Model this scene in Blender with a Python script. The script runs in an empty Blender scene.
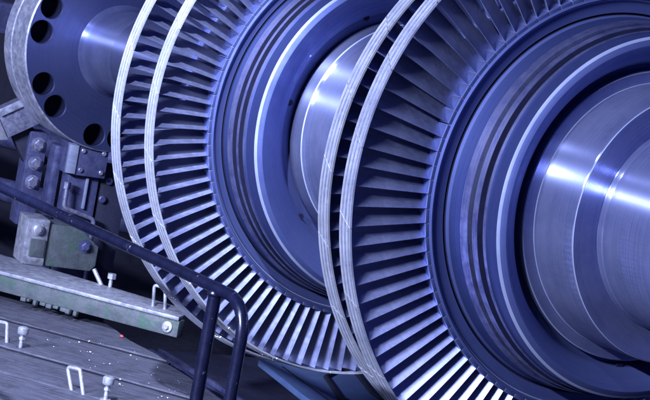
import bpy, bmesh, math, random
from mathutils import Vector, Matrix
random.seed(7)
S = bpy.context.scene
COL = S.collection
PI = math.pi

# ------------------------------------------------------------------ helpers
def link(o, parent=None):
    COL.objects.link(o)
    if parent: o.parent = parent
    return o

def obj(name, bm, mats, parent=None, smooth=None):
    me = bpy.data.meshes.new(name)
    bm.normal_update()
    bm.to_mesh(me); bm.free()
    for m in (mats if isinstance(mats, (list, tuple)) else [mats]): me.materials.append(m)
    if smooth is not None:
        me.polygons.foreach_set('use_smooth', [True] * len(me.polygons))
        me.set_sharp_from_angle(angle=math.radians(smooth))
    return link(bpy.data.objects.new(name, me), parent)

def empty(name, loc=(0, 0, 0), parent=None):
    o = bpy.data.objects.new(name, None); o.location = loc; o.empty_display_size = .1
    return link(o, parent)

def tag(o, label=None, cat=None, group=None, kind=None):
    if label: o['label'] = label
    if cat: o['category'] = cat
    if group: o['group'] = group
    if kind: o['kind'] = kind
    return o

def lathe(bm, prof, seg=256, a0=0, a1=2 * PI, closed=False):
    """prof: list of (x, r[, mat]); turned round the X axis; mat is used on the strip from this point to the next."""
    full = abs(a1 - a0 - 2 * PI) < 1e-6
    n = seg if full else seg + 1
    rings = []
    for p in prof:
        rings.append([bm.verts.new((p[0], p[1] * math.cos(a0 + (a1 - a0) * i / seg), p[1] * math.sin(a0 + (a1 - a0) * i / seg))) for i in range(n)])
    m = len(prof)
    for j in range(m if closed else m - 1):
        A, B = rings[j], rings[(j + 1) % m]
        mi = prof[j][2] if len(prof[j]) > 2 else 0
        for i in range(seg):
            k = (i + 1) % n
            f = bm.faces.new((A[i], B[i], B[k], A[k])); f.material_index = mi
    return rings

def box(bm, lo, hi, M=None, bevel=0.0, mi=0):
    r = bmesh.ops.create_cube(bm, size=1)
    v = r['verts']
    for p in v:
        p.co = Vector([(lo[i] + hi[i]) / 2 + p.co[i] * (hi[i] - lo[i]) for i in range(3)])
    fs = set(f for p in v for f in p.link_faces)
    for f in fs: f.material_index = mi
    if bevel:
        es = list(set(e for p in v for e in p.link_edges))
        r = bmesh.ops.bevel(bm, geom=es, offset=bevel, segments=2, affect='EDGES', profile=.6)
        vs = set(q for f in r['faces'] for q in f.verts) | set(p for p in v if p.is_valid)
        v = list(vs)
    if M is not None: bmesh.ops.transform(bm, matrix=M, verts=[p for p in v if p.is_valid])
    return v

def prism(bm, pts, z0, z1, bevel=0.0, M=None):
    lo = [bm.verts.new((x, y, z0)) for x, y in pts]; hi = [bm.verts.new((x, y, z1)) for x, y in pts]
    n = len(pts)
    fs = [bm.faces.new(lo[::-1]), bm.faces.new(hi)]
    for i in range(n): fs.append(bm.faces.new((lo[i], lo[(i + 1) % n], hi[(i + 1) % n], hi[i])))
    vs = lo + hi
    if bevel:
        es = list(set(e for f in fs for e in f.edges))
        r = bmesh.ops.bevel(bm, geom=es, offset=bevel, segments=2, affect='EDGES', profile=.6)
        vs = list(set(q for f in r['faces'] for q in f.verts) | set(p for p in vs if p.is_valid))
    bmesh.ops.recalc_face_normals(bm, faces=[f for f in bm.faces])
    if M is not None: bmesh.ops.transform(bm, matrix=M, verts=[p for p in vs if p.is_valid])
    return vs

def tube(bm, path, rad, seg=20, caps=True):
    path = [Vector(p) for p in path]
    rings = []; prev = None
    for i, p in enumerate(path):
        t = (path[min(i + 1, len(path) - 1)] - path[max(i - 1, 0)]).normalized()
        if prev is None: a = t.orthogonal().normalized()
        else: a = (prev - t * prev.dot(t)).normalized()
        prev = a; b = t.cross(a)
        rr = rad[i] if isinstance(rad, (list, tuple)) else rad
        rings.append([bm.verts.new(p + rr * (math.cos(2 * PI * k / seg) * a + math.sin(2 * PI * k / seg) * b)) for k in range(seg)])
    for A, B in zip(rings, rings[1:]):
        for k in range(seg): bm.faces.new((A[k], A[(k + 1) % seg], B[(k + 1) % seg], B[k]))
    if caps: bm.faces.new(rings[0][::-1]); bm.faces.new(rings[-1])

def bend(pts, rad, n=8):
    """round the inner corners of a polyline"""
    pts = [Vector(p) for p in pts]; out = [pts[0]]
    for a, b, c in zip(pts, pts[1:], pts[2:]):
        u = (a - b).normalized(); w = (c - b).normalized()
        th = u.angle(w); d = rad / math.tan(th / 2)
        p0 = b + u * d; p1 = b + w * d
        for k in range(n + 1):
            s = k / n
            out.append(p0 * (1 - s) ** 2 + b * 2 * s * (1 - s) + p1 * s * s)
    out.append(pts[-1]); return out

# ------------------------------------------------------------------ materials
def new_mat(name):
    m = bpy.data.materials.new(name); m.use_nodes = True
    nt = m.node_tree; nt.nodes.clear()
    out = nt.nodes.new('ShaderNodeOutputMaterial'); b = nt.nodes.new('ShaderNodeBsdfPrincipled')
    nt.links.new(b.outputs[0], out.inputs[0])
    return m, nt, b

def N(nt, t, **kw):
    n = nt.nodes.new(t)
    for k, v in kw.items(): setattr(n, k, v)
    return n

def ramp(nt, src, stops):
    r = N(nt, 'ShaderNodeValToRGB'); e = r.color_ramp.elements
    while len(e) < len(stops): e.new(.5)
    for el, (p, c) in zip(e, stops): el.position = p; el.color = (*c, 1) if len(c) == 3 else c
    nt.links.new(src, r.inputs[0]); return r

def g3(v): return (v, v, v)

def metal(name, c1, c2, rough=(.3, .5), metallic=.9, scale=14, bump=.15, bscale=120, dirt=None, spec=.5, stretch=(1, 1, 1), dirt_at=(.60, .70), dscale=9):
    m, nt, b = new_mat(name)
    tc = N(nt, 'ShaderNodeTexCoord'); mp = N(nt, 'ShaderNodeMapping'); mp.inputs['Scale'].default_value = stretch
    nt.links.new(tc.outputs['Object'], mp.inputs[0])
    n1 = N(nt, 'ShaderNodeTexNoise'); n1.inputs['Scale'].default_value = scale; n1.inputs['Detail'].default_value = 6; n1.inputs['Roughness'].default_value = .65
    nt.links.new(mp.outputs[0], n1.inputs['Vector'])
    col = ramp(nt, n1.outputs['Fac'], [(.35, c1), (.68, c2)])
    csrc = col.outputs[0]
    if dirt:
        n3 = N(nt, 'ShaderNodeTexNoise'); n3.inputs['Scale'].default_value = dscale; n3.inputs['Detail'].default_value = 10; n3.inputs['Roughness'].default_value = .75
        nt.links.new(tc.outputs['Object'], n3.inputs['Vector'])
        dr = ramp(nt, n3.outputs['Fac'], [(dirt_at[0], g3(0)), (dirt_at[1], g3(1))])
        mx = N(nt, 'ShaderNodeMix', data_type='RGBA')
        nt.links.new(dr.outputs[0], mx.inputs[0]); nt.links.new(csrc, mx.inputs[6]); mx.inputs[7].default_value = (*dirt, 1)
        csrc = mx.outputs[2]
        mm = N(nt, 'ShaderNodeMath', operation='MULTIPLY_ADD'); nt.links.new(dr.outputs[0], mm.inputs[0]); mm.inputs[1].default_value = -metallic * .85; mm.inputs[2].default_value = metallic
        nt.links.new(mm.outputs[0], b.inputs['Metallic'])
    else: b.inputs['Metallic'].default_value = metallic
    nt.links.new(csrc, b.inputs['Base Color'])
    n2 = N(nt, 'ShaderNodeTexNoise'); n2.inputs['Scale'].default_value = bscale; n2.inputs['Detail'].default_value = 5
    nt.links.new(mp.outputs[0], n2.inputs['Vector'])
    rr = ramp(nt, n2.outputs['Fac'], [(.3, g3(rough[0])), (.7, g3(rough[1]))])
    nt.links.new(rr.outputs[0], b.inputs['Roughness'])
    b.inputs['Specular IOR Level'].default_value = spec
    if bump:
        bp = N(nt, 'ShaderNodeBump'); bp.inputs['Strength'].default_value = bump; bp.inputs['Distance'].default_value = .004
        nt.links.new(n2.outputs['Fac'], bp.inputs['Height']); nt.links.new(bp.outputs[0], b.inputs['Normal'])
    return m

def turned(name, c1, c2, rough=(.25, .4), metallic=.95, fine=260, bump=.2, wob=.5, blot=5, aniso=.5):
    """lathe-turned metal: fine rings in x and radius, blotches that vary slowly round the part"""
    m, nt, b = new_mat(name)
    tc = N(nt, 'ShaderNodeTexCoord'); sx = N(nt, 'ShaderNodeSeparateXYZ'); nt.links.new(tc.outputs['Object'], sx.inputs[0])
    cb = N(nt, 'ShaderNodeCombineXYZ'); nt.links.new(sx.outputs[1], cb.inputs[0]); nt.links.new(sx.outputs[2], cb.inputs[1])
    ln = N(nt, 'ShaderNodeVectorMath', operation='LENGTH'); nt.links.new(cb.outputs[0], ln.inputs[0])
    xx = N(nt, 'ShaderNodeMath', operation='MULTIPLY_ADD'); nt.links.new(ln.outputs['Value'], xx.inputs[0]); xx.inputs[1].default_value = 1.37; nt.links.new(sx.outputs[0], xx.inputs[2])
    sv = N(nt, 'ShaderNodeCombineXYZ')
    mu = N(nt, 'ShaderNodeMath', operation='MULTIPLY'); nt.links.new(xx.outputs[0], mu.inputs[0]); mu.inputs[1].default_value = fine
    nt.links.new(mu.outputs[0], sv.inputs[0])
    y = N(nt, 'ShaderNodeMath', operation='MULTIPLY'); nt.links.new(sx.outputs[1], y.inputs[0]); y.inputs[1].default_value = wob; nt.links.new(y.outputs[0], sv.inputs[1])
    z = N(nt, 'ShaderNodeMath', operation='MULTIPLY'); nt.links.new(sx.outputs[2], z.inputs[0]); z.inputs[1].default_value = wob; nt.links.new(z.outputs[0], sv.inputs[2])
    nr = N(nt, 'ShaderNodeTexNoise'); nr.inputs['Scale'].default_value = 1; nr.inputs['Detail'].default_value = 4; nr.inputs['Roughness'].default_value = .7
    nt.links.new(sv.outputs[0], nr.inputs['Vector'])
    nb = N(nt, 'ShaderNodeTexNoise'); nb.inputs['Scale'].default_value = blot; nb.inputs['Detail'].default_value = 7; nb.inputs['Roughness'].default_value = .7
    nt.links.new(tc.outputs['Object'], nb.inputs['Vector'])
    ad = N(nt, 'ShaderNodeMath', operation='MULTIPLY_ADD'); nt.links.new(nr.outputs['Fac'], ad.inputs[0]); ad.inputs[1].default_value = .5
    hb = N(nt, 'ShaderNodeMath', operation='MULTIPLY'); nt.links.new(nb.outputs['Fac'], hb.inputs[0]); hb.inputs[1].default_value = .5; nt.links.new(hb.outputs[0], ad.inputs[2])
    col = ramp(nt, ad.outputs[0], [(.41, c1), (.60, c2)]); nt.links.new(col.outputs[0], b.inputs['Base Color'])
    rr = ramp(nt, ad.outputs[0], [(.36, g3(rough[1])), (.64, g3(rough[0]))]); nt.links.new(rr.outputs[0], b.inputs['Roughness'])
    b.inputs['Metallic'].default_value = metallic
    tg = N(nt, 'ShaderNodeTangent'); tg.direction_type = 'RADIAL'; tg.axis = 'X'; nt.links.new(tg.outputs[0], b.inputs['Tangent'])
    b.inputs['Anisotropic'].default_value = aniso; b.inputs['Anisotropic Rotation'].default_value = .25
    bp = N(nt, 'ShaderNodeBump'); bp.inputs['Strength'].default_value = bump; bp.inputs['Distance'].default_value = .002
    nt.links.new(nr.outputs['Fac'], bp.inputs['Height']); nt.links.new(bp.outputs[0], b.inputs['Normal'])
    return m

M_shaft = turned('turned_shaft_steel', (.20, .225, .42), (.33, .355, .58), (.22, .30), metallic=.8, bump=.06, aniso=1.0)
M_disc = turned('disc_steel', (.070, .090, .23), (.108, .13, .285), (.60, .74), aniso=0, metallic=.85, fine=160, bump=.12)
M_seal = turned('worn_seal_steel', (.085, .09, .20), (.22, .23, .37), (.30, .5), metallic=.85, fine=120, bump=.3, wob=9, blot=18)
M_drum = turned('dark_drum_steel', (.040, .053, .16), (.062, .08, .20), (.5, .62), metallic=.9, fine=160, bump=.1, aniso=0)  # drum strips, darker than the disc faces
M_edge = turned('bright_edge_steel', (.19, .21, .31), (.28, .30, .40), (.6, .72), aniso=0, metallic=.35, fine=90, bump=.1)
M_shade = metal('shade_black', (.005, .006, .018), (.009, .010, .03), (.6, .8), metallic=0, bump=0, spec=.15)  # near-black paints in the shade of grooves, holes and gaps between blade rows
M_blade = metal('blade_steel', (.36, .39, .65), (.50, .53, .78), (.42, .52), metallic=.94, scale=10, bump=.06, bscale=70)
def vary(m, amt):
    nt = m.node_tree; b = nt.nodes['Principled BSDF']; src = b.inputs['Base Color'].links[0].from_socket
    oi = N(nt, 'ShaderNodeObjectInfo'); mr = N(nt, 'ShaderNodeMapRange'); mr.inputs[3].default_value = 1 - amt; mr.inputs[4].default_value = 1 + amt * .5
    nt.links.new(oi.outputs['Random'], mr.inputs[0])
    mx = N(nt, 'ShaderNodeVectorMath', operation='SCALE'); nt.links.new(src, mx.inputs[0]); nt.links.new(mr.outputs[0], mx.inputs['Scale'])
    nt.links.new(mx.outputs[0], b.inputs['Base Color'])
vary(M_blade, .18)
M_shroud = metal('shroud_steel', (.42, .43, .50), (.78, .785, .83), (.24, .42), metallic=.6, scale=7, bump=.05, bscale=60)
M_valley = metal('shroud_valley_shade', (.15, .16, .24), (.26, .27, .36), (.4, .6), metallic=.5, scale=30, bump=.2)  # darker colour paints in the shade between the shroud ridges
M_flange = turned('flange_steel', (.085, .102, .24), (.13, .148, .30), (.38, .5), metallic=.8, fine=120, bump=.12)
M_rimwear = metal('scuffed_rim_steel', (.26, .27, .36), (.58, .58, .66), (.35, .6), metallic=.6, scale=26, bump=.3, bscale=50, dirt=(.12, .12, .2))
M_rail = metal('painted_rail', (.004, .005, .018), (.009, .010, .03), (.22, .32), metallic=0, scale=20, bump=.12, bscale=60, dirt=(.22, .22, .28), dirt_at=(.63, .67), dscale=34)
M_cast = metal('cast_iron_paint', (.045, .048, .115), (.09, .095, .19), (.35, .6), metallic=.35, scale=18, bump=.35, bscale=60, dirt=(.05, .05, .09))
M_green = metal('worn_green_paint', (.05, .06, .065), (.10, .105, .115), (.5, .75), metallic=.1, scale=16, bump=.4, bscale=70, dirt=(.04, .085, .06), dirt_at=(.50, .62), dscale=11)
M_bare = metal('bare_light_steel', (.17, .17, .21), (.37, .37, .41), (.4, .65), metallic=.3, scale=20, bump=.4, bscale=60, dirt=(.10, .11, .12), dirt_at=(.52, .68), dscale=22)
M_board = metal('weathered_boards', (.045, .046, .07), (.12, .12, .158), (.55, .85), metallic=.05, scale=5, bump=.6, bscale=26, stretch=(1.0, 11, 5), dirt=(.035, .035, .05), dirt_at=(.50, .66), dscale=7)
M_bolt = metal('bolt_steel', (.36, .36, .42), (.58, .58, .62), (.3, .5), metallic=.6, scale=30, bump=.2)
M_nut = metal('oily_nut', (.14, .14, .24), (.34, .34, .42), (.25, .45), metallic=.5, scale=40, bump=.2)
M_plate = metal('blue_plate', (.10, .16, .33), (.15, .21, .38), (.3, .45), metallic=.3, scale=6, bump=.1, bscale=40)
M_rubber_shade = metal('rubber_and_gap_shade', (.006, .006, .012), (.012, .012, .02), (.5, .7), metallic=0, bump=.05)  # black for the gasket, and for shade painted into the board gaps
M_dark = metal('dark_painted_steel', (.012, .012, .03), (.022, .022, .05), (.5, .7), metallic=.1, scale=6, bump=.2)
M_wall = metal('dark_wall', (.006, .006, .014), (.012, .012, .026), (.6, .8), metallic=0, scale=2, bump=.1, bscale=20)
vary(M_shroud, .10); vary(M_board, .15)
M_flake = metal('pale_flakes', (.7, .7, .74), (.85, .85, .86), (.5, .7), metallic=0, bump=0)
M_red = metal('red_chip', (.6, .05, .08), (.7, .08, .1), (.5, .7), metallic=0, bump=0)

# ------------------------------------------------------------------ camera
F_PX, W_PX, H_PX = 2079.17, 650, 400
yaw, pit, rol, el = [math.radians(a) for a in (150.30983192, -2.20334924, 17.47039765, 8.0)]
RX = Matrix.Rotation(-el, 3, 'X')
fw = Vector((math.cos(pit) * math.cos(yaw), math.cos(pit) * math.sin(yaw), math.sin(pit)))
r0 = fw.cross(Vector((0, 0, 1))).normalized(); u0 = r0.cross(fw)
rt = RX @ (math.cos(rol) * r0 + math.sin(rol) * u0); up = RX @ (-math.sin(rol) * r0 + math.cos(rol) * u0); fw = RX @ fw
CAM = RX @ Vector((5.61899516, -4.230617, 0))
cd = bpy.data.cameras.new('camera'); cam = bpy.data.objects.new('camera', cd); link(cam)
cam.matrix_world = Matrix(((rt.x, up.x, -fw.x, CAM.x), (rt.y, up.y, -fw.y, CAM.y), (rt.z, up.z, -fw.z, CAM.z), (0, 0, 0, 1)))
cd.sensor_fit = 'HORIZONTAL'; cd.sensor_width = 36; cd.lens = 36 * F_PX / W_PX; cd.clip_end = 200
S.camera = cam
def proj(p):
    q = Vector(p) - CAM; w = q.dot(fw)
    return 325 + F_PX * q.dot(rt) / w, 200 - F_PX * q.dot(up) / w
def shows(p, m=12):
    x, y = proj(p); return -m < x < 650 + m and -m < y < 400 + m

# ------------------------------------------------------------------ rotor
rotor = empty('turbine_rotor')
tag(rotor, 'big steel turbine rotor with two bladed wheels on one polished shaft', 'turbine rotor')

# shaft: one turned body from the coupling to the near end
bm = bmesh.new()
lathe(bm, [(-4.30, .255), (-4.262, .238), (-4.245, .226), (-4.20, .220), (-3.9, .218), (-3.895, .2165), (-3.885, .2165), (-3.88, .218), (-2.2, .222), (-2.0, .30), (-1.9, .40), (-1.6, .40)], 160)
lathe(bm, [(-1.42, .30), (-1.42, .462), (-1.404, .462), (-1.334, .460, 1), (-1.330, .457), (-1.322, .446), (-1.29, .440), (-.9, .440), (-.4, .440)], 256)
lathe(bm, [(.18, .30), (.18, .47), (.236, .481), (.246, .479, 1), (.249, .476), (.251, .450), (.254, .443, 1), (.257, .4412), (.457, .4372), (.460, .4352, 1), (.462, .433),
           (.452, .345), (.449, .338), (.452, .3355), (.470, .3345), (.473, .3325), (.487, .3325), (.490, .3345), (.500, .3345), (.506, .3335), (1.6, .3335), (1.62, .32), (1.62, .0001)], 256)
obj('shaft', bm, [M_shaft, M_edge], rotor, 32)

def wheel_profile(x0, k, rr, R, xd, rd):
    """x0 front plane of blade roots, rr root radius, R drum lip (x, r), step to the shaft"""
    pass

# near wheel and far wheel: same build, own measured profile
def make_wheel(prof, holes, plugr):
    bm = bmesh.new(); lathe(bm, prof, 320)
    w = obj('wheel_disc', bm, [M_disc, M_seal, M_edge, M_shade, M_drum], rotor, 30)
    for (x, r, a) in holes:
        b = bmesh.new()
        bmesh.ops.create_cone(b, cap_ends=True, segments=20, radius1=plugr, radius2=plugr, depth=.006, matrix=Matrix.Translation((x, r * math.cos(a), r * math.sin(a))) @ Matrix.Rotation(PI / 2, 4, 'Y'))
        obj('balance_hole_shade', b, M_shade, w, 30)  # black disc stands in for the dark of an open hole
    return w

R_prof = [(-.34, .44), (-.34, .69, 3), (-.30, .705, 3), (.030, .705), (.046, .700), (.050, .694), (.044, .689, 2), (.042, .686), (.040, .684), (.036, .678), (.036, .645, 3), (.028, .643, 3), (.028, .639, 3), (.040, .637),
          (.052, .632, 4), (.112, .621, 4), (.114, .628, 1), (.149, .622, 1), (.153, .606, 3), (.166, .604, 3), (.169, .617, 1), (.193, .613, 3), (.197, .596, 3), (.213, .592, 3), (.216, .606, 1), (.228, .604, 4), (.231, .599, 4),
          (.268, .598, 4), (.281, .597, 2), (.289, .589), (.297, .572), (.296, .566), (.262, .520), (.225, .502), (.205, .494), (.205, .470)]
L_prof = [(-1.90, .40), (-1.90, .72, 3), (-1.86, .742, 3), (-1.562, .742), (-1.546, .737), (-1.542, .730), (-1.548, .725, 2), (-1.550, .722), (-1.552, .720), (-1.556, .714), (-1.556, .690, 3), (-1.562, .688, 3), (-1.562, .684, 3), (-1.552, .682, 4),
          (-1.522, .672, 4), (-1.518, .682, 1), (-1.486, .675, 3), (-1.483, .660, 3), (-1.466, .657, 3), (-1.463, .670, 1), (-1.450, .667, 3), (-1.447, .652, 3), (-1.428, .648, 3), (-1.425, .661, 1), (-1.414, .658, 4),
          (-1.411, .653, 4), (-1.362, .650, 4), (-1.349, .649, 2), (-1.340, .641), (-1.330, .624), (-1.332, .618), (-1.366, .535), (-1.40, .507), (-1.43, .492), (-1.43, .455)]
D = math.radians
hr = [(.2275, .5030, D(a)) for a in (119.5, 170, 221.5, 273, 324, 16, 68)]
hl = [(-1.398, .5065, D(a)) for a in (118, 171, 224, 275.5, 327, 18, 66)]
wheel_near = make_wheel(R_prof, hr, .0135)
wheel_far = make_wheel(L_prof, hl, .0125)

# blades ---------------------------------------------------------------
def blade_bm(bm, xf, r0, r1, chord, b0, b1, thick=.10, M=None, plat=True, pitch=.05):
    """local: radius along +Z, axis X, rotation side +Y; front edge sits near x = xf"""
    st = 7; n = 9
    rows = []
    for i in range(st):
        s = i / (st - 1); r = r0 + (r1 - r0) * s
        be = b0 + (b1 - b0) * s; c = chord * (1.0 - .12 * s)
        cdir = Vector((-math.sin(be), math.cos(be))); nn = Vector((math.cos(be), math.sin(be)))
        le = Vector((xf, -.32 * c * math.cos(be)))
        sec = []
        th = thick * (1 - .5 * s)
        for k in range(n):                       # pressure side (faces the camera end)
            t = k / (n - 1)
            cam_ = -.11 * c * 4 * t * (1 - t)
            h = th * c * 1.6 * math.sqrt(max(t, 0)) * (1 - t) ** .9 + .0012
            sec.append((t, cam_ + h * .5))
        for k in range(n - 1, -1, -1):
            t = k / (n - 1)
            cam_ = -.11 * c * 4 * t * (1 - t)
            h = th * c * 1.6 * math.sqrt(max(t, 0)) * (1 - t) ** .9 + .0012
            sec.append((t, cam_ - h * .5))
        row = []
        for t, o in sec:
            p = le + cdir * (t * c) + nn * o
            row.append(bm.verts.new((p.x, p.y, r)))
        rows.append(row)
    m = len(rows[0])
    vs = [v for r in rows for v in r]
    fs = []
    for A, B in zip(rows, rows[1:]):
        for k in range(m): fs.append(bm.faces.new((A[k], A[(k + 1) % m], B[(k + 1) % m], B[k])))
    fs.append(bm.faces.new(rows[0][::-1])); fs.append(bm.faces.new(rows[-1]))
    for f in fs: f.smooth = True
    if plat:
        w = pitch * r0 * .485
        vs += box(bm, (xf - .088, -w, r0 - .014), (xf + .004, w, r0 + .0015), None, .0015, 1)
    if M is not None: bmesh.ops.transform(bm, matrix=M, verts=vs)

def ang_pos(x, r, a): return (x, -r * math.sin(a), r * math.cos(a))

BL = []      # all candidates: (size, row, angle)
ROWS = {
 'nf': dict(xf=.040, r0=.712, r1=.977, n=96, chord=.097, b0=D(44), b1=D(38)),
 'nb': dict(xf=-.188, r0=.712, r1=.936, n=96, chord=.092, b0=D(44), b1=D(38)),
 'ff': dict(xf=-1.552, r0=.748, r1=.981, n=96, chord=.088, b0=D(54), b1=D(60)),
 'fb': dict(xf=-1.806, r0=.748, r1=1.010, n=96, chord=.088, b0=D(54), b1=D(62)),
}
rest = bmesh.new()
pick = {}
for key, q in ROWS.items():
    for i in range(q['n']):
        a = 2 * PI * (i + .37) / q['n']
        p1 = ang_pos(q['xf'], q['r1'], a); p0 = ang_pos(q['xf'], q['r0'], a); pm = ang_pos(q['xf'], (q['r0'] + q['r1']) / 2, a)
        vis = shows(p1, 0) or shows(p0, 0) or shows(pm, 0)
        x, y = proj(pm)
        if key[0] == 'f' and (x > 352 or (y < 200 and x > 300)): vis = False
        if key == 'nb' and x > 470: vis = False
        if key == 'fb' and x > 310: vis = False
        pick[(key, i)] = vis
n_front = sum(v for (k, i), v in pick.items() if k[1] == 'f')
budget = 100 - n_front
back = [ki for ki, v in pick.items() if v and ki[0] == 'fb']
back.sort(key=lambda ki: abs(proj(ang_pos(-1.8, .97, 2 * PI * (ki[1] + .37) / 96))[1] - 150))
single = set([ki for ki, v in pick.items() if v and ki[0][1] == 'f'] + back[:max(0, budget)])
for key, q in ROWS.items():
    b = bmesh.new(); blade_bm(b, q['xf'], q['r0'], q['r1'], q['chord'], q['b0'], q['b1'], thick=q.get('thick', .10), pitch=2 * PI / q['n'])
    proto = None
    meshbm = b.copy()
    for i in range(q['n']):
        a = 2 * PI * (i + .37) / q['n']
        if (key, i) in single:
            if proto is None:
                o = obj('blade', b, [M_blade, M_disc], rotor, 40); proto = o
            else:
                o = proto.copy(); link(o); o.parent = rotor
            o.rotation_euler = (a + random.gauss(0, .0012), 0, 0)
        else:
            c = meshbm.copy(); bmesh.ops.transform(c, matrix=Matrix.Rotation(a, 4, 'X'), verts=c.verts)
            me = bpy.data.meshes.new('tmp'); c.to_mesh(me); c.free(); rest.from_mesh(me); bpy.data.meshes.remove(me)
    meshbm.free()
blade_row = obj('blade_row', rest, [M_blade, M_disc], rotor, 40); blade_row['kind'] = 'stuff'

# shroud bands, cut in segments with slanted joints -----------------------
def shroud_seg(bm, xb, rb, xf, rf, a, da, skew, seg=16):
    """a: centre angle; skew: how far the joint slants over the width"""
    L = xf - xb
    prof = []
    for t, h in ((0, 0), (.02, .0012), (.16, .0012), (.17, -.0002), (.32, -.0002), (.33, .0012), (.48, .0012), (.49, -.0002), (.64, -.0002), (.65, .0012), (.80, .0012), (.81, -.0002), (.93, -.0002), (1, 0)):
        prof.append((xb + L * t, rb + (rf - rb) * t + h))
    inner = [(xf, rf - .007), (xb, rb - .010)]
    pr = prof + inner
    rings = []
    cuts = [0, .004, .008] + [k / seg for k in range(1, seg)] + [.992, .996, 1]
    for k, s in enumerate(cuts):
        row = []
        for (x, r) in pr:
            ang = a - da / 2 + da * s + skew * (x - xb) / L - skew / 2
            lift = .0004 if k in (0, 1, len(cuts) - 2, len(cuts) - 1) else 0
            row.append(bm.verts.new((x, -(r + lift) * math.sin(ang), (r + lift) * math.cos(ang))))
        rings.append(row)
    m = len(pr)
    for k0, (A, B) in enumerate(zip(rings, rings[1:])):
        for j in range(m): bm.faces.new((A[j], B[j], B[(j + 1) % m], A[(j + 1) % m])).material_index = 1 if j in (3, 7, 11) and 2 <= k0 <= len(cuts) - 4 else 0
    bm.faces.new(rings[0]); bm.faces.new(rings[-1][::-1])

BANDS = [(.000, 1.000, .050, .990, 'near'), (-.228, .957, -.178, .948, 'near'), (-1.583, .998, -1.533, .989, 'far'), (-1.837, 1.032, -1.787, 1.022, 'far')]
for bi, (xb, rb, xf, rf, w) in enumerate(BANDS):
    ns = 24; da = 2 * PI / ns
    restb = bmesh.new(); segs = []
    for i in range(ns):
        a = da * (i + (.1, .55, .3, .8)[bi])
        vis = any(shows(ang_pos(xb, rb, a + da * t)) for t in (-.5, -.25, 0, .25, .5))
        x, y = proj(ang_pos(xb, rb, a))
        if math.sin(a) < -.25: vis = False
        if w == 'far' and (x > 355): vis = False
        if vis: segs.append(a)
        else: shroud_seg(restb, xb, rb, xf, rf, a, da - .0032, .05)
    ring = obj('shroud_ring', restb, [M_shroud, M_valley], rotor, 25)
    first = None
    for a in segs:
        if first is None:
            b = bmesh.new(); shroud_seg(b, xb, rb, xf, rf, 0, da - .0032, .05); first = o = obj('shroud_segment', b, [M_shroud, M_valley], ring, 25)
        else:
            o = first.copy(); link(o); o.parent = ring
        o.rotation_euler = (a, 0, 0)

# coupling flange with its bolt holes ------------------------------------
bm = bmesh.new()
lathe(bm, [(-4.60, .30), (-4.60, .515), (-4.59, .522, 1), (-4.485, .524, 1), (-4.48, .512), (-4.462, .512), (-4.457, .527, 1), (-4.276, .523, 1), (-4.268, .516), (-4.268, .21), (-4.60, .21)], 200, closed=False)
bmesh.ops.remove_doubles(bm, verts=bm.verts, dist=1e-5)
fl = obj('coupling_flange', bm, [M_flange, M_rimwear], rotor, 30)
cut = bmesh.new()
hole_ang = []
for k in range(21):
    if k % 3 == 2: continue
    a = D(157.8 + k * 17.14); hole_ang.append(a)
    bmesh.ops.create_cone(cut, cap_ends=True, segments=48, radius1=.061, radius2=.061, depth=.27, matrix=Matrix.Translation((-4.36, .449 * math.cos(a), .449 * math.sin(a))) @ Matrix.Rotation(PI / 2, 4, 'Y'))
co = obj('cutter', cut, [M_shade])
md = fl.modifiers.new('holes', 'BOOLEAN'); md.object = co; md.solver = 'EXACT'
dg = bpy.context.evaluated_depsgraph_get(); dg.update()
me = bpy.data.meshes.new_from_object(fl.evaluated_get(dg))
fl.modifiers.clear(); fl.data = me
me.polygons.foreach_set('use_smooth', [True] * len(me.polygons)); me.set_sharp_from_angle(angle=D(30))
bpy.data.objects.remove(co)
for a in hole_ang:          # bore painted black, standing in for the shade inside each hole
    b = bmesh.new()
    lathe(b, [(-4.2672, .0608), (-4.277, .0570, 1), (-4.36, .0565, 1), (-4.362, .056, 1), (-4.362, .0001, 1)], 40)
    bmesh.ops.transform(b, matrix=Matrix.Translation((0, .449 * math.cos(a), .449 * math.sin(a))), verts=b.verts)
    obj('bolt_hole', b, [M_flange, M_shade], fl, 30)

# ------------------------------------------------------------------ handrail
rail = empty('handrail', (.3, -1.55, -1.36))
tag(rail, 'dark blue tubular handrail with rounded end bend in front of the bladed wheel', 'handrail')
def child(o, par): o.parent = par; o.matrix_parent_inverse = par.matrix_basis.inverted(); return o
bm = bmesh.new()
tube(bm, bend([(-2.6, -1.75, -.352), (.02, -1.568, -.350), (.535, -1.533, -.352), (.532, -1.533, -1.36)], .12, 14), .018, 24)
child(obj('rail', bm, M_rail, None, 60), rail)
bm = bmesh.new(); tube(bm, [(.352, -1.546, -.356), (.350, -1.546, -1.36)], .0195, 24)
child(obj('post', bm, M_rail, None, 60), rail)
bm = bmesh.new()
tube(bm, [(-2.5, -1.74, -.356), (-2.5, -1.74, -1.36)], .0205, 24)
child(obj('post', bm, M_rail, None, 60), rail)

bm = bmesh.new(); tube(bm, [(.352, -1.546, -.3745), (.352, -1.546, -.371), (.352, -1.546, -.366), (.352, -1.546, -.360)], [.0200, .0238, .0240, .021], 24)
child(obj('weld_bead', bm, M_rail, None, 60), rail)

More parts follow.
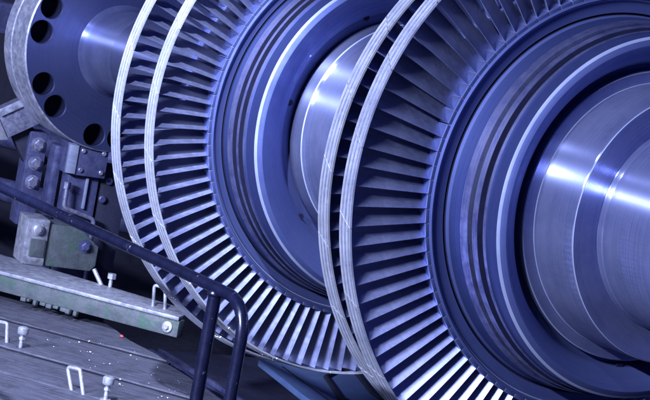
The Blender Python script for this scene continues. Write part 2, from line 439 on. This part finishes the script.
# ------------------------------------------------------------------ boards in front
def gap_shade_to(o, seam, z1):
    if not seam: return
    a, b, w = Vector(seam[0]), Vector(seam[1]), seam[2]
    bm = bmesh.new(); d = (b - a).normalized(); n = Vector((d.y, -d.x)) * w
    prism(bm, [(a + n)[:], (b + n)[:], (b - n)[:], (a - n)[:]], z1 - .04, z1 - .007, 0)
    bmesh.ops.transform(bm, matrix=o.matrix_world.inverted(), verts=bm.verts); obj('seam_or_shade_strip', bm, M_rubber_shade, o, 30)  # black strip added in the open gap to stand in for its shade
def board(name, label, pts, z1, th, bolts=(), staples=(), seam=None):
    cx = sum(p[0] for p in pts) / len(pts); cy = sum(p[1] for p in pts) / len(pts)
    M = Matrix.Rotation(D(-40.5), 4, 'Z') @ Matrix.Translation((-cx, -cy, 0))
    bm = bmesh.new(); loc = []
    P = [(M @ Vector((x, y, 0))) for x, y in pts]
    # subdivided, slightly uneven plank outline
    out = []
    for a, b in zip(P, P[1:] + P[:1]):
        n = max(2, int((b - a).length / .05))
        for k in range(n):
            q = a.lerp(b, k / n)
            if k: q = q + Vector((random.uniform(-1, 1), random.uniform(-1, 1), 0)) * .0035
            out.append((q.x, q.y))
    prism(bm, out, -th, 0, .004)
    o = obj(name, bm, M_board, None, 30)
    o.location = (cx, cy, z1); o.rotation_euler = (0, 0, D(40.5))
    tag(o, label, 'board', 'weathered boards beside the rotor')
    bpy.context.view_layer.update()
    gap_shade_to(o, seam, z1)
    inv = o.matrix_world.inverted()
    for (x, y, h, hr) in bolts:
        b = bmesh.new()
        tube(b, [(x, y, z1 - .02), (x, y, z1 + h - .02)], .009, 14)
        tube(b, [(x, y, z1 + h * .42), (x, y, z1 + h * .42 + .012)], .014, 6)
        tube(b, [(x, y, z1 - .001), (x, y, z1 + .006)], .022, 16)
        tube(b, [(x, y, z1 + h - .034), (x, y, z1 + h - .028), (x, y, z1 + h - .006), (x, y, z1 + h)], [hr * .85, hr, hr, hr * .7], 16)
        bmesh.ops.transform(b, matrix=inv, verts=b.verts); obj('bolt', b, M_bolt, o, 40)
    for (x, y, h, w, dx, dy) in staples:
        b = bmesh.new()
        tube(b, bend([(x - w, y - w * .6, z1 - .02), (x - w + dx, y - w * .6 + dy, z1 + h), (x + dx, y + dy, z1 + h + .004), (x + dx * .2, y, z1 - .02)], .012, 5), .0085, 12)
        bmesh.ops.transform(b, matrix=inv, verts=b.verts); obj('staple', b, M_bolt, o, 60)
    return o
dv = Vector((.76, .65)); dn = Vector((.65, -.76))       # along / across the boards
def bp(x, y, s=0, t=0): p = Vector((x, y)) + dv * s + dn * t; return (p.x, p.y)
ZB = -1.25
A0, A1 = (-3.348, -.765), (-2.703, -.202)              # seam between first and second board
B0, B1 = (-2.808, -.952), (-2.060, -.381)              # seam between second and third
C0, C1 = (-2.327, -1.119), (-1.55, -.45)
g = .022
board('weathered_board', 'worn grey board butted against the green casing flange', [bp(*A0, -.9, -g), bp(*A1, .0, -g), (-3.13, -.215), (-3.5, -.19), (-4.35, -.50), (-4.6, -.75), bp(*A0, -.9, -.35)], ZB, .045, seam=(bp(*A0, -.9), bp(*A1, .02), .024))
board('weathered_board', 'worn grey board between two dark seams, long shadow across it', [bp(*A0, -1., g), bp(*A1, .03, g), (-2.42, -.20), (-2.06, -.215), (-1.86, -.25), bp(*B1, .12, -g), bp(*B0, -.9, -g)], ZB - .006, .045, seam=(bp(*B0, -.9), bp(*B1, .2), .024))
board('weathered_board', 'pale board holding two round headed bolts and two steel staples', [bp(*B0, -.9, g), bp(*B1, .3, g), (-1.45, -.30), bp(*C1, .1, -.004), bp(*C0, -.9, -.004)], ZB - .012, .045,
      bolts=[(-2.775, -.868, .10, .024), (-1.94, -.80, .10, .024)], staples=[(-2.85, -.90, .085, .05, -.02, -.01), (-2.02, -.855, .085, .055, -.05, -.02)])
board('weathered_board', 'pale board nearest the rail foot with a broad dark shadow', [bp(*C0, -.9, .004), bp(*C1, .4, .004), (-.9, -.7), (-.9, -1.5), (-2.4, -1.6)], ZB - .016, .045)

# pale paint flakes lying on the boards
bm = bmesh.new()
for k in range(48):
    t = random.random(); s = random.random()
    x = -3.0 + 1.1 * t; y = -.75 + .45 * s + .12 * t
    if y > -.26: continue
    r = random.choice([.0015, .002, .002, .003, .005])
    m = Matrix.Translation((x, y, ZB + .003)) @ Matrix.Rotation(random.uniform(0, 6), 4, 'Z') @ Matrix.Diagonal((1, random.uniform(.4, 1), .5, 1))
    bmesh.ops.create_icosphere(bm, subdivisions=1, radius=r, matrix=m)
tag(obj('debris', bm, M_flake), 'tiny pale paint flakes scattered over the worn boards', 'debris', kind='stuff')
bm = bmesh.new(); bmesh.ops.create_icosphere(bm, subdivisions=2, radius=.010, matrix=Matrix.Translation((-3.14, -.235, ZB + .006)) @ Matrix.Diagonal((1.3, .8, .6, 1)))
tag(obj('red_chip', bm, M_red), 'small red chip lying at the tip of the first board', 'chip')

# ------------------------------------------------------------------ casing flange (long ledge)
led = empty('casing_flange', (-3.6, -.25, -1.21))
tag(led, 'long casing flange with pale top and worn green front face', 'machine flange')
bm = bmesh.new()
F0, F1 = Vector((-4.05, -.905)), Vector((-2.985, -.035))
K0, K1 = Vector((-4.75, -.80)), Vector((-3.25, .07))
prism(bm, [F0[:], F1[:], (F1 + Vector((-.12, .10)))[:], K1[:], K0[:]], -1.118, -1.10, .004)
child(obj('top_plate', bm, M_bare, None, 30), led)
bm = bmesh.new()
d_ = (F1 - F0).normalized(); n_ = Vector((d_.y, -d_.x))
fa, fb = F0 - n_ * .012, F1 - n_ * .012
prism(bm, [fa[:], fb[:], (fb - n_ * .06)[:], (fa - n_ * .06)[:]], -1.200, -1.120, .005)
child(obj('front_face', bm, M_green, None, 30), led)
def cyl_on(bm, c, axis, r, h, seg=20):
    axis = Vector(axis).normalized(); c = Vector(c)
    tube(bm, [c, c + axis * h * .85, c + axis * h], [r, r, r * .82], seg)
bm = bmesh.new(); e = fb - d_ * .055
ax = (n_.x, n_.y, 0)
cyl_on(bm, (e.x, e.y, -1.160), ax, .026, .010); cyl_on(bm, (e.x, e.y, -1.160), ax, .013, .022, 6)
child(obj('end_bolt', bm, M_bolt, None, 30), led)
bm = bmesh.new()   # torn lower lip of the green face
for k in range(9):
    q = fa.lerp(fb, .40 + .026 * k + random.uniform(-.006, .006)) + n_ * .012
    sz = random.uniform(.5, 1.3); box(bm, (-.014 * sz, -.012, -.002 - .010 * random.random()), (.016 * sz, .012, .012), Matrix.Translation((q.x, q.y, -1.207)) @ Matrix.Rotation(D(39 + random.uniform(-9, 9)), 4, 'Z'), .004)
child(obj('torn_lip', bm, M_green, None, 30), led)
bm = bmesh.new()
tube(bm, [(-3.64, -.16, -1.11), (-3.68, -.20, -1.035)], .011, 12); child(obj('rod', bm, M_bolt, None, 60), led)
bm = bmesh.new()
tube(bm, [(-3.60, -.135, -1.11), (-3.60, -.135, -1.045)], .010, 12); tube(bm, [(-3.60, -.135, -1.060), (-3.60, -.135, -1.035)], .022, 6)
child(obj('bolt', bm, M_bolt, None, 30), led)
bm = bmesh.new()
tube(bm, bend([(-3.20, -.075, -1.11), (-3.205, -.085, -1.0), (-3.165, -.045, -1.0), (-3.15, -.035, -1.11)], .012, 5), .008, 12)
child(obj('staple', bm, M_bolt, None, 60), led)

# ------------------------------------------------------------------ bracket standing on the ledge
br = empty('anchor_bracket', (-3.98, -.30, -1.10))
tag(br, 'scuffed grey green anchor bracket bolted on the pale ledge', 'bracket')
# local frame: u runs along the front of the bracket, v upward
bu = Vector((.045, .34, 0)).normalized(); bn = Vector((bu.y, -bu.x, 0))          # bn faces the camera
def bpt(o, u, v, n=0): p = Vector(o) + bu * u + bn * n; return Vector((p.x, p.y, o[2] + v))
def bframe(o): return Matrix(((bu.x, bn.x, 0, o[0]), (bu.y, bn.y, 0, o[1]), (0, 0, 1, o[2]), (0, 0, 0, 1)))
O = (-4.03, -.455, -1.10)
bm = bmesh.new(); box(bm, (0, -.16, .001), (.115, .04, .235), bframe(O), .008)
child(obj('clamp_block', bm, M_bare, None, 30), br)
bm = bmesh.new(); box(bm, (.03, .0405, .045), (.105, .048, .135), bframe(O), .003); child(obj('side_panel', bm, M_green, None, 30), br)
bm = bmesh.new(); prism(bm, [(.117, .0), (.36, .0), (.385, .03), (.385, .13), (.30, .19), (.27, .215), (.117, .215)], -.14, .025, .008,
                        bframe(O) @ Matrix(((1, 0, 0, 0), (0, 0, 1, 0), (0, 1, 0, .002), (0, 0, 0, 1))))
child(obj('web_plate', bm, M_green, None, 30), br)
for (u, v, r, n) in ((.055, .185, .034, .042), (.315, .125, .034, .026)):
    bm = bmesh.new(); c = bpt(O, u, v, n)
    tube(bm, [c, c + bn * .004], r, 28); tube(bm, [c + bn * .0045, c + bn * .022, c + bn * .026], [r * .72, r * .72, r * .55], 6 if n < .03 else 24)
    tube(bm, [c + bn * .0265, c + bn * .034], r * .36, 16)
    child(obj('bolt', bm, M_bolt if n > .03 else M_cast, None, 30), br)

# ------------------------------------------------------------------ bearing pedestal under the coupling
pd = empty('bearing_pedestal', (-4.3, -.2, -1.9))
tag(pd, 'dark blue bearing pedestal with a row of nuts under the bolted coupling', 'pedestal')
O = (-4.60, -.33, -1.9)
def lean(o, deg): return bframe(o) @ Matrix.Rotation(D(deg), 4, 'Y')
bm = bmesh.new(); box(bm, (.02, -.14, .9), (.12, .02, 1.40), bframe((-4.62, -.31, -1.9)), .01)
child(obj('stud_plate', bm, M_cast, None, 30), pd)
for v in (1.335, 1.235, 1.135):
    bm = bmesh.new(); c = Vector((-4.585, -.235, -1.9 + v)); c = bpt((-4.62, -.31, -1.9), .072, v, .0205)
    tube(bm, [c, c + bn * .004], .038, 24); tube(bm, [c + bn * .0045, c + bn * .03, c + bn * .035], [.031, .031, .024], 6); tube(bm, [c + bn * .0355, c + bn * .055], .015, 16)
    child(obj('nut', bm, M_nut, None, 30), pd)
bm = bmesh.new(); box(bm, (0, -.10, .98), (.05, .03, 1.36), bframe((-4.50, -.19, -1.9)), .02)
child(obj('ridge', bm, M_cast, None, 30), pd)
bm = bmesh.new(); prism(bm, [(0, 0), (.05, .045), (.21, .045), (.21, -.2), (0, -.2)], 1.235, 1.395, .004, bframe((-4.36, -.17, -1.9)))
child(obj('saddle_block', bm, M_cast, None, 30), pd)
bm = bmesh.new(); box(bm, (.002, .015, 1.24), (.05, .05, 1.39), bframe((-4.356, -.172, -1.9)) @ Matrix.Translation((0, 0, 0)), .004)
child(obj('chamfer_pad', bm, M_edge, None, 30), pd)
bm = bmesh.new(); box(bm, (.03, -.22, .0), (.20, -.01, 1.232), bframe((-4.36, -.17, -1.9)), .012)
child(obj('column', bm, M_cast, None, 30), pd)
bm = bmesh.new(); box(bm, (.125, -.008, 1.06), (.140, .012, 1.225), bframe((-4.36, -.17, -1.9)), .004)
child(obj('edge_strip', bm, M_edge, None, 30), pd)
bm = bmesh.new(); box(bm, (.21, -.16, .3), (.36, -.03, 1.30), bframe((-4.36, -.17, -1.9)), .01)
child(obj('back_plate', bm, M_dark, None, 30), pd)
for (u, v) in ((.255, 1.22), (.235, 1.12)):
    bm = bmesh.new(); c = bpt((-4.36, -.17, -1.9), u, v, -.0295); tube(bm, [c, c + bn * .018, c + bn * .022], [.02, .02, .014], 14)
    child(obj('cap_screw', bm, M_cast, None, 30), pd)

bm = bmesh.new(); P0 = (-4.36, -.17, -1.9)
tube(bm, bend([bpt(P0, .02, 1.18, .05), bpt(P0, .02, 1.06, .055), bpt(P0, .19, 1.02, .05), bpt(P0, .20, .55, .05)], .03, 5), .012, 12)
tube(bm, [bpt(P0, .02, 1.16, .05), bpt(P0, .02, 1.195, .05)], .02, 6)
child(obj('oil_line', bm, M_nut, None, 60), pd)
for (u, v) in ((.075, 1.365), (.185, 1.365), (.075, 1.265), (.185, 1.265)):
    bm = bmesh.new(); c = bpt(P0, u, v, .0455); tube(bm, [c, c + bn * .010, c + bn * .012], [.012, .012, .009], 12); child(obj('cap_screw', bm, M_nut, None, 30), pd)
bm = bmesh.new()
for k in range(3): box(bm, (-.10, -.12, .62 + .10 * k), (.02, -.02, .66 + .10 * k), bframe(P0), .006)
child(obj('shim_stack', bm, M_cast, None, 30), pd)

# ------------------------------------------------------------------ block and guard at the far left
bk = empty('support_block', (-4.7, -.45, -.62))
tag(bk, 'angled steel support block beside the coupling rim, one bright slanting face', 'machine block')
bm = bmesh.new()
Mk = Matrix.Translation((-4.62, -.37, -.44)) @ bframe((0, 0, 0)) @ Matrix.Rotation(D(-33), 4, 'Y')
box(bm, (-.09, -.16, -.075), (.10, .03, .065), Mk, .006); child(obj('body', bm, M_nut, None, 30), bk)
bm = bmesh.new(); prism(bm, [(-.16, -.055), (-.093, -.085), (-.093, .06), (-.135, .045)], -.12, .026, .004, Mk @ Matrix(((1, 0, 0, 0), (0, 0, 1, 0), (0, 1, 0, 0), (0, 0, 0, 1))))
child(obj('bevel_face', bm, M_bare, None, 30), bk)
bm = bmesh.new(); box(bm, (-.08, .031, .045), (.11, .045, .085), Mk, .006); child(obj('edge_strip', bm, M_rimwear, None, 30), bk)
bm = bmesh.new(); box(bm, (-.06, -.1, -.30), (.06, -.02, -.085), Mk, .01); child(obj('foot', bm, M_dark, None, 30), bk)

gd = empty('coupling_guard', (-5.1, -.7, -.2))
tag(gd, 'dark blue guard housing behind the coupling at the frame corner', 'guard')
bm = bmesh.new(); box(bm, (-5.3, -.62, -.03), (-4.72, -.43, .135), None, .02); child(obj('housing', bm, M_cast, None, 30), gd)
bm = bmesh.new(); box(bm, (-5.25, -.64, .03), (-4.76, -.621, .045), None, .004); child(obj('seam_or_shade_strip', bm, M_cast, None, 30), gd)
bm = bmesh.new(); box(bm, (-5.2, -.60, -1.9), (-5.0, -.48, -.03), None, .01); child(obj('leg', bm, M_dark, None, 30), gd)

# ------------------------------------------------------------------ dim plant behind the pedestal
pr_ = empty('pipe_run', (-6.5, .3, -1.9))
tag(pr_, 'dim pair of thick pipes with flanged joints behind the pedestal', 'pipe')
for (z, y, r) in ((-.72, .25, .09), (-1.05, .15, .07)):
    bm = bmesh.new(); tube(bm, [(-7.6, y - .9, z), (-5.6, y + .5, z), (-4.9, y + 1.0, z)], r, 24); child(obj('pipe', bm, M_cast, None, 60), pr_)
    bm = bmesh.new(); v = Vector((2.0, 1.4, 0)).normalized(); c = Vector((-6.9, y - .9 + .49, z))
    tube(bm, [c, c + v * .05], r * 1.5, 24); tube(bm, [c + v * .058, c + v * .108], r * 1.5, 24); child(obj('joint_flange', bm, M_cast, None, 30), pr_)
bm = bmesh.new(); box(bm, (-6.3, .0, -1.9), (-6.2, .12, -.8), None, .01); child(obj('stand', bm, M_dark, None, 30), pr_)

# ------------------------------------------------------------------ cover plate below the wheels
cp = empty('cover_plate', (-2.7, .6, -1.33))
tag(cp, 'flat blue cover plate with a black rounded gasket loop below the wheels', 'plate')
bm = bmesh.new()
prism(bm, [(-3.12, .49), (-2.50, .395), (-1.9, .31), (-1.5, 1.6), (-3.4, 1.6)], -1.33, -1.30, .004)
child(obj('panel', bm, M_plate, None, 30), cp)
bm = bmesh.new()
loop = [(-3.03, .90, -1.296), (-2.83, .71, -1.296), (-2.40, .56, -1.296), (-2.1, .62, -1.296), (-2.35, .80, -1.296), (-2.56, .82, -1.296), (-3.04, .98, -1.296), (-3.03, .90, -1.296)]
tube(bm, bend(loop, .03, 6), .013, 10); child(obj('gasket', bm, M_rubber_shade, None, 60), cp)
bm = bmesh.new(); tube(bm, [(-3.0, .56, -1.2985), (-2.3, .47, -1.2985)], .003, 8); child(obj('seam', bm, M_rubber_shade, None, 60), cp)

gb = empty('ribbed_base', (-2.7, .2, -1.9))
tag(gb, 'dark ribbed machine base in the pit under the blades', 'machine base')
bm = bmesh.new(); box(bm, (-4.2, .02, -1.9), (-1.5, 1.5, -1.52), None, .01); child(obj('body', bm, M_dark, None, 30), gb)
for k in range(8):
    bm = bmesh.new(); box(bm, (-4.1, .03 + .055 * k, -1.519), (-1.6, .055 + .055 * k, -1.50 + .006 * (k % 2)), None, .003); child(obj('rib', bm, M_cast, None, 30), gb)

# ------------------------------------------------------------------ setting
bm = bmesh.new(); box(bm, (-14, -9, -2.0), (8, 9, -1.901)); tag(obj('floor', bm, M_wall), kind='structure')
bm = bmesh.new(); box(bm, (-8.3, -9, -1.9), (-8.0, 9, 9.0)); tag(obj('wall', bm, M_wall), kind='structure')

# ------------------------------------------------------------------ light
Wd = bpy.data.worlds.new('World'); S.world = Wd; Wd.use_nodes = True
bg = Wd.node_tree.nodes['Background']; bg.inputs[0].default_value = (.07, .115, .74, 1); bg.inputs[1].default_value = .28
def lamp(name, loc, target, sx, sy, power, color):
    l = bpy.data.lights.new(name, 'AREA'); l.shape = 'RECTANGLE'; l.size = sx; l.size_y = sy; l.energy = power; l.color = color
    o = bpy.data.objects.new(name, l); link(o); o.location = loc
    d = (Vector(target) - Vector(loc)).normalized()
    x = Vector((1, 0, 0)); z = -d; x = (x - z * x.dot(z)).normalized(); y = z.cross(x)
    o.matrix_world = Matrix(((x.x, y.x, z.x, loc[0]), (x.y, y.y, z.y, loc[1]), (x.z, y.z, z.z, loc[2]), (0, 0, 0, 1)))
    return o
lamp('hall_lamp', (4.6, -13.2, 4.6), (-.5, 0, 0), 4, .20, 7400, (.57, .66, 1))
lamp('hall_lamp', (4.6, -11.0, 8.2), (-.5, 0, 0), 4, .08, 950, (.57, .66, 1))

sl = bpy.data.lights.new('far_wheel_spot', 'SPOT'); sl.energy = 3600; sl.color = (.60, .69, 1); sl.spot_size = math.radians(28); sl.spot_blend = .6; sl.shadow_soft_size = .06  # added spot for the far wheel, cone kept off the near wheel
so = bpy.data.objects.new('far_wheel_spot', sl); link(so); so.location = (.5, -3.2, 3.0)
so.rotation_euler = (Vector((-1.85, -.8, -.55)) - Vector(so.location)).to_track_quat('-Z', 'Y').to_euler()
S.view_settings.view_transform = 'Standard'; S.view_settings.look = 'None'; S.view_settings.exposure = -.2; S.view_settings.gamma = 1
S.render.engine = 'CYCLES'
S.cycles.max_bounces = 4; S.cycles.glossy_bounces = 1; S.cycles.diffuse_bounces = 1; S.cycles.use_denoising = True
print('singles', len(single), n_front)
